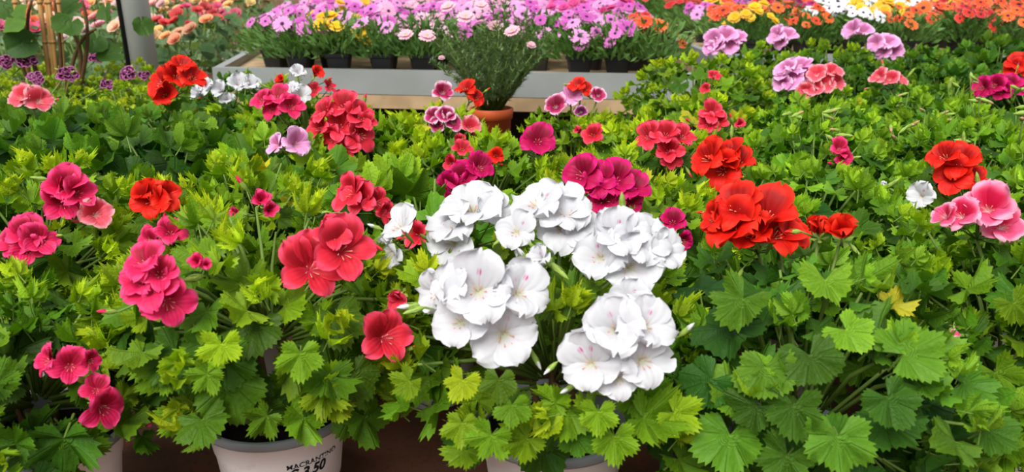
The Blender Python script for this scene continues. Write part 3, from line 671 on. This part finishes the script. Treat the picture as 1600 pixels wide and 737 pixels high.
# ------------------------------------------------------------------ grey bench behind
M_BENCH = simple('grey_bench_metal', lin((150, 154, 152)), .45, .4, .3, 6)
M_TRAY = simple('tan_bench_mat', lin((186, 158, 122)), .8, .2, .45, 14)
def hexa(q, z0, z1, mb, mi=0):     # a board on four plan corners
    vs = [(p[0], p[1], z) for z in (z0, z1) for p in q]
    mb.add(vs, [(3, 2, 1, 0), (4, 5, 6, 7), (0, 1, 5, 4), (1, 2, 6, 5), (2, 3, 7, 6), (3, 0, 4, 7)], None, mi)
def bench(name, label, A, B, Cc, D, zt, face=.078):
    ctr = (A+B+Cc+D)/4; root = mkobj(name, None, None, Matrix.Translation((ctr.x, ctr.y, 0))); tag(root, label, 'bench')
    A, B, Cc, D = [(p-ctr) for p in (A, B, Cc, D)]
    def board(nm, P, Q, th, z0, z1, inn):
        d = (inn).normalized()*th; mb = MB(); hexa([P, Q, Q+d, P+d], z0, z1, mb); return mkobj(nm, mb.mesh(nm, M_BENCH, False), root)
    c0 = Vector((0, 0, 0))
    board('front_rim', A, B, .03, zt-face, zt, Vector((0, 1, 0)))
    board('back_rim', D, Cc, .03, zt-face, zt, Vector((0, -1, 0)))
    board('side_rim', A+Vector((0, .03, 0)), D-Vector((0, .03, 0)), .03, zt-face, zt, Vector((1, 0, 0)))
    board('side_rim', B+Vector((0, .03, 0)), Cc-Vector((0, .03, 0)), .03, zt-face, zt, Vector((-1, 0, 0)))
    mb = MB(); hexa([A, B, Cc, D], zt-face-.045, zt-face-.002, mb); mkobj('lower_rail', mb.mesh('lower_rail', M_TRAY, False), root)
    ins = Vector((.028, .028, 0))
    mb = MB(); hexa([A+ins, B+Vector((-.028, .028, 0)), Cc-ins, D+Vector((.028, -.028, 0))], zt-.06, zt-.028, mb); mkobj('tray', mb.mesh('tray', M_TRAY, False), root)
    for p in (A, B, Cc, D):
        q = p*.9; mb = MB(); mb.box(q.x-.025, q.x+.025, q.y-.025, q.y+.025, 0, zt-face-.044); mkobj('leg', mb.mesh('leg', M_BENCH, False), root)
ZT = .353
bench('plant_bench', 'long grey metal plant bench with raised rim holding the pink daisies', Vector((-.995, 2.80, 0)), Vector((.56, 2.57, 0)), Vector((.56, 7.2, 0)), Vector((-1.62, 7.2, 0)), ZT)
bench('plant_bench', 'grey plant bench carrying the orange and yellow daisies', Vector((.78, 3.28, 0)), Vector((4.4, 3.28, 0)), Vector((4.4, 7.2, 0)), Vector((.78, 7.2, 0)), ZT)

# ------------------------------------------------------------------ grey post
pb = atY(232, 118, 3.12)
mb = MB(); mb.tube([(0, 0, 0), (0, 0, 2.6)], .047, 28)
post = mkobj('grey_post', None, None, Matrix.Translation((pb.x, 3.12, 0)))
tag(post, 'round grey metal support post rising behind the purple flowers', 'post')
mkobj('shaft', mb.mesh('shaft', simple('post_grey', lin((206, 210, 208)), .4, .4, .2, 5)), post, Matrix.Rotation(math.radians(-1.5), 4, 'Y'))
mb = MB(); mb.lathe([(.0, 0), (.085, 0), (.085, .012), (.05, .014)], 28); mkobj('base_plate', mb.mesh('base_plate', M_BENCH), post)
mb = MB(); mb.tube([(-.050, -.02, 0.05), (-.050, -.02, 2.6)], .009, 8); mkobj('cable', mb.mesh('cable', M_BLACKP), post, Matrix.Rotation(math.radians(-1.5), 4, 'Y'))

# ------------------------------------------------------------------ daisies
def daisy_petal_material():
    n = NT('daisy_petal'); u, v = n.uv(); col = n.n('ObjectInfo').outputs['Color']
    c = n.mix(n.ramp(v, .0, .45, .55, 0), col, n.mix(1, col, (.55, .35, .6, 1), 'MULTIPLY'))
    c = n.mix(n.ramp(v, .6, 1, 0, .25), c, n.mix(.4, c, (1, 1, 1, 1)))
    return n.done(n.thin(n.pbsdf(c, .55, .2), c, .28))
M_DP = daisy_petal_material()
M_DC = simple('daisy_centre_dark', lin((52, 34, 66)), .7, .2, .4, 80); M_DY = simple('daisy_centre_yellow', lin((214, 170, 40)), .7, .2, .3, 80)
def daisy_mesh(seed, n=15, cup=.1, double=False, cm=None):
    r = random.Random(seed); mb = MB()
    for layer in range(2 if double else 1):
        sc_ = 1-.3*layer
        for k in range(n):
            a = 2*PI*(k+.5*layer)/n + r.uniform(-.06, .06); L = .5*sc_*r.uniform(.9, 1.05); W = .5*sc_*PI/n*1.15
            d = Vector((math.cos(a), math.sin(a), 0)); t = Vector((-d.y, d.x, 0)); z = Vector((0, 0, 1))
            cc = cup+r.uniform(-.08, .08) + .35*layer
            vs = []; uvs = []
            for q, wd in ((.10, .5), (.6, 1.0), (1.0, .42)):
                p = d*L*q + z*(cc*L*q - .12*L*q*q + .02*layer)
                vs += [p-t*W*wd, p+t*W*wd]; uvs += [(0, q), (1, q)]
            mb.add(vs, [(0, 1, 3, 2), (2, 3, 5, 4)], uvs, 0)
    mb.tube([(0, 0, .0), (0, .03, -.3), (0, .02, -.8)], .014, 4, 1)
    return mb.mesh('daisy', [M_DP, M_STEM])
def centre_disc(mat):
    mb = MB(); mb.lathe([(.11, -.01), (.10, .035), (.06, .055), (.0, .06)], 10); return mb.mesh('flower_centre', mat)
DAISY = [daisy_mesh(i, 15, (.05, .18, -.05)[i]) for i in range(3)]; DDOUBLE = [daisy_mesh(9+i, 16, .12, True) for i in range(2)]
DC_DARK, DC_YEL = centre_disc(M_DC), centre_disc(M_DY)
M_DLEAF = leaf_material('daisy_leaf', .2, .5, .25)
def tuft(seed, n, R, H, lw, ll, z0):
    r = random.Random(seed); mb = MB()
    for i in range(n):
        a = r.uniform(0, 6.28); q = math.sqrt(r.random()); hh = r.random()
        p = Vector((R*q*math.cos(a), R*q*math.sin(a), z0 + H*hh*(1-.45*q*q)))
        d = Vector((math.cos(a)*q, math.sin(a)*q, .75)) + jit(.6, r); d.normalize()
        t = d.cross(jit(1, r)).normalized(); L = ll*r.uniform(.6, 1.3); W = lw*r.uniform(.7, 1.3)
        nrm = t.cross(d)
        vs = [p, p+d*L*.5-t*W+nrm*L*.06, p+d*L*.5+t*W+nrm*L*.06, p+d*L]
        mb.add(vs, [(0, 2, 1), (1, 2, 3)], [(.25, 0), (.25, .5), (.25, .5), (.25, 1)])
    for k in range(7):
        a = k*.9; mb.tube([(0, 0, z0-.02), (R*.3*math.cos(a), R*.3*math.sin(a), z0+H*.4), (R*.7*math.cos(a), R*.7*math.sin(a), z0+H*.8)], .002, 4)
    return mb.mesh('foliage', M_DLEAF)
PH = .072
TUFT = [tuft(60+i, 420, .100, .105, .005, .042, PH-.016) for i in range(4)]
def square_pot():
    mb = MB(); prof = [(.030, 0), (.0405, PH-.012), (.044, PH-.011), (.045, PH), (.041, PH), (.039, PH-.02)]
    vs = []; fs = []; n = 4
    for (h, z) in prof:
        for sx, sy in ((-1, -1), (1, -1), (1, 1), (-1, 1)):
            for (ax_, ay_) in (((1, .8), (.8, 1)) if sx*sy > 0 else ((.8, 1), (1, .8))): vs.append((sx*h*ax_, sy*h*ay_, z))
    # order the eight corner points round each ring
    ring = sorted(range(8), key=lambda i: math.atan2(vs[i][1], vs[i][0])); vs = [vs[j*8+i] for j in range(len(prof)) for i in ring]
    for j in range(len(prof)-1):
        for k in range(8): fs.append((j*8+k, j*8+(k+1) % 8, (j+1)*8+(k+1) % 8, (j+1)*8+k))
    fs.append(tuple(range(7, -1, -1))); mb.add(vs, fs)
    s = MB(); s.add([vs[5*8+k] for k in range(8)], [tuple(range(8))])
    return mb.mesh('pot', M_BLACKP, False), s.mesh('soil', M_SOIL, False)
SQPOT, SQSOIL = square_pot()
DCOL = {'pink': [(222, 122, 200), (208, 92, 186), (232, 160, 214)], 'palepink': [(236, 172, 204), (240, 190, 212)], 'magenta': [(196, 34, 116), (214, 60, 140)],
        'yellow': [(246, 200, 16), (238, 186, 10)], 'orange': [(240, 112, 44), (232, 84, 40)], 'red': [(222, 62, 44), (206, 46, 50)], 'white': [(240, 238, 240)], 'plum': [(176, 36, 110), (140, 30, 90)]}
def daisy_plant(x, y, z, kindc, label, group, nfl, r, parts=True, H=.0, double=False, fsize=.055):
    root = mkobj('potted_daisy', None, None, Matrix.Translation((x, y, z))@Matrix.Rotation(r.uniform(-.3, .3), 4, 'Z')); tag(root, label, 'potted plant', group)
    mkobj('pot', SQPOT, root); mkobj('soil', SQSOIL, root)
    fo_ = mkobj('foliage', r.choice(TUFT), root, Matrix.Rotation(r.uniform(0, 6.28), 4, 'Z') @ Matrix.Diagonal((r.uniform(.95, 1.2), r.uniform(.95, 1.2), r.uniform(.9, 1.15), 1)), lin(r.choice(((92, 128, 66), (84, 122, 56), (104, 140, 74)))))
    fo_['kind'] = 'stuff'
    for i in range(nfl):
        a = r.uniform(0, 6.28); q = math.sqrt((i+.5)/nfl)
        p = Vector((.105*q*math.cos(a), .105*q*math.sin(a), PH + .112 - .055*q*q + r.uniform(-.02, .015) + H))
        d = Vector((math.cos(a)*q*.6, math.sin(a)*q*.6-.45, .8)) + jit(.25, r)
        s = fsize*r.uniform(.65, 1.2)
        dbl = double
        fl = mkobj('daisy', r.choice(DDOUBLE if dbl else DAISY), root, frame(p, Vector((0, 1, .2)), d, s), lin(r.choice(DCOL[kindc])))
        if parts: mkobj('flower_centre', DC_YEL if kindc == 'yellow' else DC_DARK, fl)
r = random.Random(99)
CL = {'pink': 'lilac pink daisies', 'palepink': 'pale pink daisies', 'magenta': 'magenta daisies', 'yellow': 'yellow daisies', 'orange': 'orange daisies', 'red': 'red daisies', 'white': 'white daisies', 'plum': 'plum daisies'}
ORD = ('first', 'second', 'third', 'fourth', 'fifth', 'sixth', 'seventh', 'eighth', 'ninth', 'tenth')
def field(xs, ys, z, pick, where, group):
    for ri, y in enumerate(ys):
        for x in xs(y):
            k = pick(*project(Vector((x, y, z+.16)))[:2], r)
            if k is None: continue
            near = y < 3.5
            daisy_plant(x+r.uniform(-.02, .02), y+r.uniform(-.02, .02), z, k, 'black-potted %s in the %s full row %s' % (CL[k], ORD[ri], where), '%s, %s row %s' % (CL[k], ORD[ri], group), 15 if near else 10, r, y < 4.4, r.uniform(0, .02) + .012*(y-2.8), k == 'yellow' or k == 'magenta', .056 if near else .066)
def pick_left(px, py, r):
    if 490 < px < 560 and r.random() < .6: return 'yellow'
    if 860 < px < 980 and py < 25: return r.choice(('magenta', 'magenta', 'pink'))
    if px > 1000: return r.choice(('orange', 'red', 'orange', 'pink', 'white'))
    return r.choice(('pink', 'pink', 'pink', 'palepink', 'palepink') if 640 < px < 860 else ('pink', 'pink', 'pink', 'pink', 'palepink'))
def pick_right(px, py, r):
    if px < 1180: return r.choice(('orange', 'orange', 'yellow', 'pink', 'red'))
    if px < 1290: return r.choice(('plum', 'red', 'orange') if py > 12 else ('orange', 'orange', 'plum'))
    if px < 1430: return r.choice(('yellow', 'yellow', 'white', 'orange') if py > 5 else ('yellow', 'white', 'white'))
    return r.choice(('orange', 'red', 'orange', 'yellow', 'orange', 'red'))
ys = [2.98, 3.18, 3.42, 3.7, 4.02, 4.4, 4.85, 5.4, 6.0, 6.7]
def xs_left(y): 
    a = -.80 - (y-2.8)*.13; nn = int((.55-a)/.19); return [a+i*(.455-a)/nn for i in range(nn+1)]
def xs_right(y):
    b = min(4.2, .62*y+.75); nn = int((b-.95)/.21); return [.95+i*.21 for i in range(nn+1)]
field(xs_left, ys, ZT-.028, pick_left, 'on the rimmed grey bench', 'on the rimmed bench')
field(xs_right, [3.42, 3.66, 3.94, 4.3, 4.75, 5.3, 5.95, 6.7], ZT-.028, pick_right, 'on the bench behind the mauve geraniums', 'on the far bench')
# the row at the rim itself
for (px, Y_, k) in ((470, 2.855, 'pink'), (530, 2.838, 'yellow'), (600, 2.82, 'pink'), (660, 2.805, 'palepink'), (906, 2.745, 'pink'), (965, 2.73, 'pink'), (1024, 2.715, 'orange')):
    p = atY(px, 90, Y_)
    daisy_plant(p.x, Y_, ZT-.028, k, 'black-potted %s at the front rim of the grey bench' % CL[k], '%s at the rim' % CL[k], 9, r, True, 0, k == 'yellow')

# ------------------------------------------------------------------ marguerite in the terracotta pot
mp = atY(768, 168, 2.3); root = mkobj('potted_marguerite', None, None, Matrix.Translation((mp.x, 2.3, 0)))
tag(root, 'feathery grey-green marguerite bush with pale pink flowers in a terracotta pot', 'potted plant')
zr = mp.z
mb = MB(); R_ = .058
mb.lathe([(0, .001), (.038, .001), (.042, .006), (R_*.93, zr-.03), (R_, zr-.029), (R_+.003, zr-.002), (R_, zr), (R_-.005, zr-.002), (R_*.85, zr-.05)], 40)
mkobj('pot', mb.mesh('pot', M_TERRA), root)
mb = MB(); n = 28
mb.add([(R_*.92*math.cos(2*PI*k/n), R_*.92*math.sin(2*PI*k/n), zr-.016) for k in range(n)], [tuple(range(n))]); mkobj('soil', mb.mesh('soil', M_SOIL, False), root)
mb = MB(); rr_ = random.Random(4); tips_ = []
for k in range(72):
    a = rr_.uniform(0, 6.28); q = math.sqrt(rr_.random()); h = rr_.uniform(.12, .285)*(1-.3*q*q)
    tip = Vector((.185*q*math.cos(a), .185*q*math.sin(a), zr+h)); tips_.append(tip)
    p0 = Vector((.02*math.cos(a), .02*math.sin(a), zr-.018)); p1 = p0.lerp(tip, .5)+Vector((0, 0, .02))
    mb.tube([p0, p1, tip], [.0022, .0018, .001], 4, 1)
    for i in range(52):
        t = rr_.uniform(.22, 1.02); p = p0*(1-t)**2 + p1*2*t*(1-t) + tip*t*t
        d = Vector((math.cos(i*2.4), math.sin(i*2.4), rr_.uniform(.2, .9))).normalized(); tt = d.cross(jit(1, rr_)).normalized()
        L = rr_.uniform(.018, .032)
        for s_ in (0, .35, -.35):
            dd = (d + tt*s_*1.5).normalized(); o_ = p + d*L*.35*abs(s_)*1.6; w_ = dd.cross(Vector((.2, .5, .8))).normalized()*.0024
            mb.add([o_-w_, o_+w_, o_+dd*L*.75], [(0, 1, 2)], [(.25, 0), (.25, 0), (.25, 1)], 0)
fo_ = mkobj('foliage', mb.mesh('foliage', [leaf_material('marguerite_leaf', .1, .5, .2), M_STEM]), root, None, lin((124, 148, 106))); fo_['kind'] = 'stuff'
for (px, py, s) in ((728, 26, .052), (774, 40, .045), (800, 48, .044), (668, 56, .05), (634, 54, .045), (700, 10, .045), (752, 8, .04), (830, 70, .03), (690, 90, .02)):
    p = atY(px, py, 2.24+rr_.uniform(-.05, .03)); fl = mkobj('daisy', rr_.choice(DDOUBLE), root, frame(p-Vector((mp.x, 2.3, 0)), Vector((0, 1, 0)), Vector((rr_.uniform(-.3, .3), -.55, .8)), s), lin((240, 190, 205)))
    mkobj('flower_centre', DC_YEL, fl)

# ------------------------------------------------------------------ roses behind on the left
def rose_mesh(seed):
    r = random.Random(seed); mb = MB()
    for L_, (nn, R1, tilt, z) in enumerate(((6, .5, .62, 0), (6, .44, .95, .0), (5, .36, 1.2, .02), (4, .26, 1.42, .06))):
        for k in range(nn):
            a = 2*PI*k/nn+L_*.6+r.uniform(-.1, .1); d = Vector((math.cos(a), math.sin(a), 0)); t = Vector((-d.y, d.x, 0)); u = d*math.cos(tilt)+Vector((0, 0, 1))*math.sin(tilt)
            W = R1*PI/nn*1.35; c0 = Vector((0, 0, z)); vs = [c0]; uvs = [(0, .2)]
            for q, wd, b in ((.5, .8, 0), (.85, 1, -.04), (1.0, .55, -.12)):
                p = c0+u*R1*q+d*(-b)*.6
                vs += [p-t*W*wd+u*.0, p+t*W*wd]; uvs += [(-1, q), (1, q)]
            mb.add(vs, [(0, 2, 1), (1, 2, 4, 3), (3, 4, 6, 5)], uvs)
    mb.tube([(0, 0, 0), (0, 0, -.3), (0.03, 0, -1.2)], .025, 5, 1); return mb.mesh('rose', [M_DP, M_STEM])
ROSE = [rose_mesh(i) for i in range(3)]
RC = {'red': ((214, 36, 34), 'red'), 'orange': ((242, 120, 36), 'orange'), 'peach': ((244, 190, 130), 'peach'), 'pink': ((226, 70, 120), 'pink'), 'cream': ((240, 226, 206), 'cream'), 'blush': ((242, 190, 190), 'blush')}
rr_ = random.Random(31)
GREY = ((110, 138, 98), (84, 114, 70), (136, 160, 122), (70, 100, 58))
ELONG = [leaf_mesh('leaf_oval', 400+i, 0.05, .05, .15, .3, .4, .3, M_LEAF, nl=1, span=165, ns=22, elong=.45) for i in range(3)]
def rose_plant(x, y, k, n, h):
    col, nm = RC[k]; root = mkobj('potted_rose', None, None, Matrix.Translation((x, y, 0)))
    tag(root, 'grey-leaved rose bush with %s blooms behind the grey post' % nm, 'potted plant', '%s roses behind the grey post' % nm)
    mkobj('pot', POT_BODY, root); mkobj('soil', SOIL, root)
    mb = MB(); tp = []
    for i in range(n):
        a = i*2.4+rr_.random(); q = .16*math.sqrt((i+.6)/n); tp.append(Vector((q*math.cos(a), q*math.sin(a), h*rr_.uniform(.88, 1.06))))
        mb.tube([(0, 0, .11), tp[-1]*.5+Vector((0, 0, .05)), tp[-1]], .003, 4)
    mkobj('stems', mb.mesh('stems', M_STEM), root)
    for t in tp:
        c_ = lin([min(255, v*rr_.uniform(.9, 1.08)) for v in col])
        mkobj('rose', rr_.choice(ROSE), root, frame(t, Vector((rr_.uniform(-1, 1), 1, 0)), Vector((rr_.uniform(-.4, .4), -.5+rr_.uniform(-.3, .3), .7)), rr_.uniform(.048, .068)), c_)
    for i in range(64):
        a = rr_.uniform(0, 6.28); q = .19*math.sqrt(rr_.random()); z = rr_.uniform(.14, h*.97)
        d = Vector((math.cos(a), math.sin(a), .1))+jit(.5, rr_); nn = Vector((math.cos(a)*.4, math.sin(a)*.4-.2, .8))+jit(.5, rr_)
        mkobj('leaf', rr_.choice(ELONG), root, frame(Vector((q*math.cos(a), q*math.sin(a), z)), d, nn, rr_.uniform(.045, .07)), lin(rr_.choice(GREY)))
row = 0
for Y_ in (3.5, 3.9, 4.4, 5.0, 5.8, 6.8):
    x = -1.40-.16*(Y_-3.5)
    while x > -.68*Y_-.1:
        px = project(Vector((x, Y_, .5)))[0]
        near = row < 2; col_i = int((-x)/.34)
        k = ('peach', 'red', 'orange', 'pink')[(col_i+row) % 4] if near and px > 150 else rr_.choice(('red', 'orange', 'pink', 'orange', 'blush') if near else ('pink', 'cream', 'blush', 'cream', 'peach', 'pink'))
        rose_plant(x, Y_, k, 10, .46+.022*(Y_-3.5)+rr_.uniform(-.02, .02)); x -= .34
    row += 1

# ------------------------------------------------------------------ staked plant, upper left
M_CANE = simple('bamboo_cane', lin((176, 132, 78)), .6, .25, .4, 18)
sp = atY(70, 78, 2.62); root = mkobj('staked_climber', None, None, Matrix.Translation((sp.x, 2.62, 0)))
tag(root, 'leggy plant with large dark leaves tied to bamboo canes', 'potted plant')
add_pot(root)
b0 = Vector((sp.x, 2.62, 0))
for (xa, xb, rad) in ((62, 54, .007), (70, 66, .006), (80, 70, .006), (18, 12, .008), (95, 86, .006)):
    p1 = atY(xb, -60, 2.60)-b0; p0 = Vector((p1.x*.0+(xa-70)*.0011, 0, .10)); mb = MB(); mb.tube([p0, p0.lerp(p1, .5), p1], rad, 8)
    for q in (.35, .6, .8): c_ = p0.lerp(p1, q); mb.tube([c_-Vector((0, 0, .004)), c_+Vector((0, 0, .004))], rad*1.25, 8)
    mkobj('cane', mb.mesh('cane', M_CANE), root)
for (pts) in (((150, 78), (125, 52), (85, 30)), ((110, 82), (120, 60), (150, 45)), ((15, 75), (10, 40), (30, 5)), ((148, 82), (140, 40), (128, 0)), ((100, 80), (90, 40), (85, 0)), ((40, 75), (36, 40), (50, 0))):
    P_ = [Vector((0, 0, .12))] + [atY(a, b, 2.60)-b0 for a, b in pts]; mb = MB(); n_ = 14
    Q_ = [P_[0]*(1-t)**3 + P_[1]*3*t*(1-t)**2 + P_[2]*3*t*t*(1-t) + P_[3]*t**3 for t in [i/n_ for i in range(n_+1)]]; mb.tube(Q_, [.008-.004*i/n_ for i in range(n_+1)], 6); mkobj('stem', mb.mesh('stem', M_WOODSTEM), root)
for (px, py, s, nx, nz) in ((22, 28, 62, -.3, .5), (45, 66, 56, .2, .3), (112, 34, 56, .3, .6), (120, 6, 48, -.2, .5), (150, 62, 46, .4, .5), (222, 34, 40, .5, .2), (182, 84, 50, .2, .8), (10, 6, 48, .1, .3), (165, 12, 36, -.3, .3), (100, 92, 50, -.1, .9)):
    p = atY(px, py, 2.66 if px < 200 and px not in (22, 45, 112) else 2.57)-b0
    mkobj('leaf', rnd.choice(ELONG), root, frame(p, Vector((rnd.uniform(-1, 1), 0, -.5)), Vector((nx, -.6, nz)), s*2.6/F*.85), lin(rnd.choice(((62, 96, 34), (84, 122, 42), (52, 84, 34)))))

# ------------------------------------------------------------------ far greenhouse wall
mb = MB(); mb.box(-14, 14, 25.9, 26, 0, 3.2)
wo = mkobj('wall_back', mb.mesh('wall_back', simple('pale_greenhouse_panel', lin((206, 212, 210)), .5, .3, .15, .6), False)); wo['kind'] = 'structure'; wo['label'] = 'pale far wall of the greenhouse'
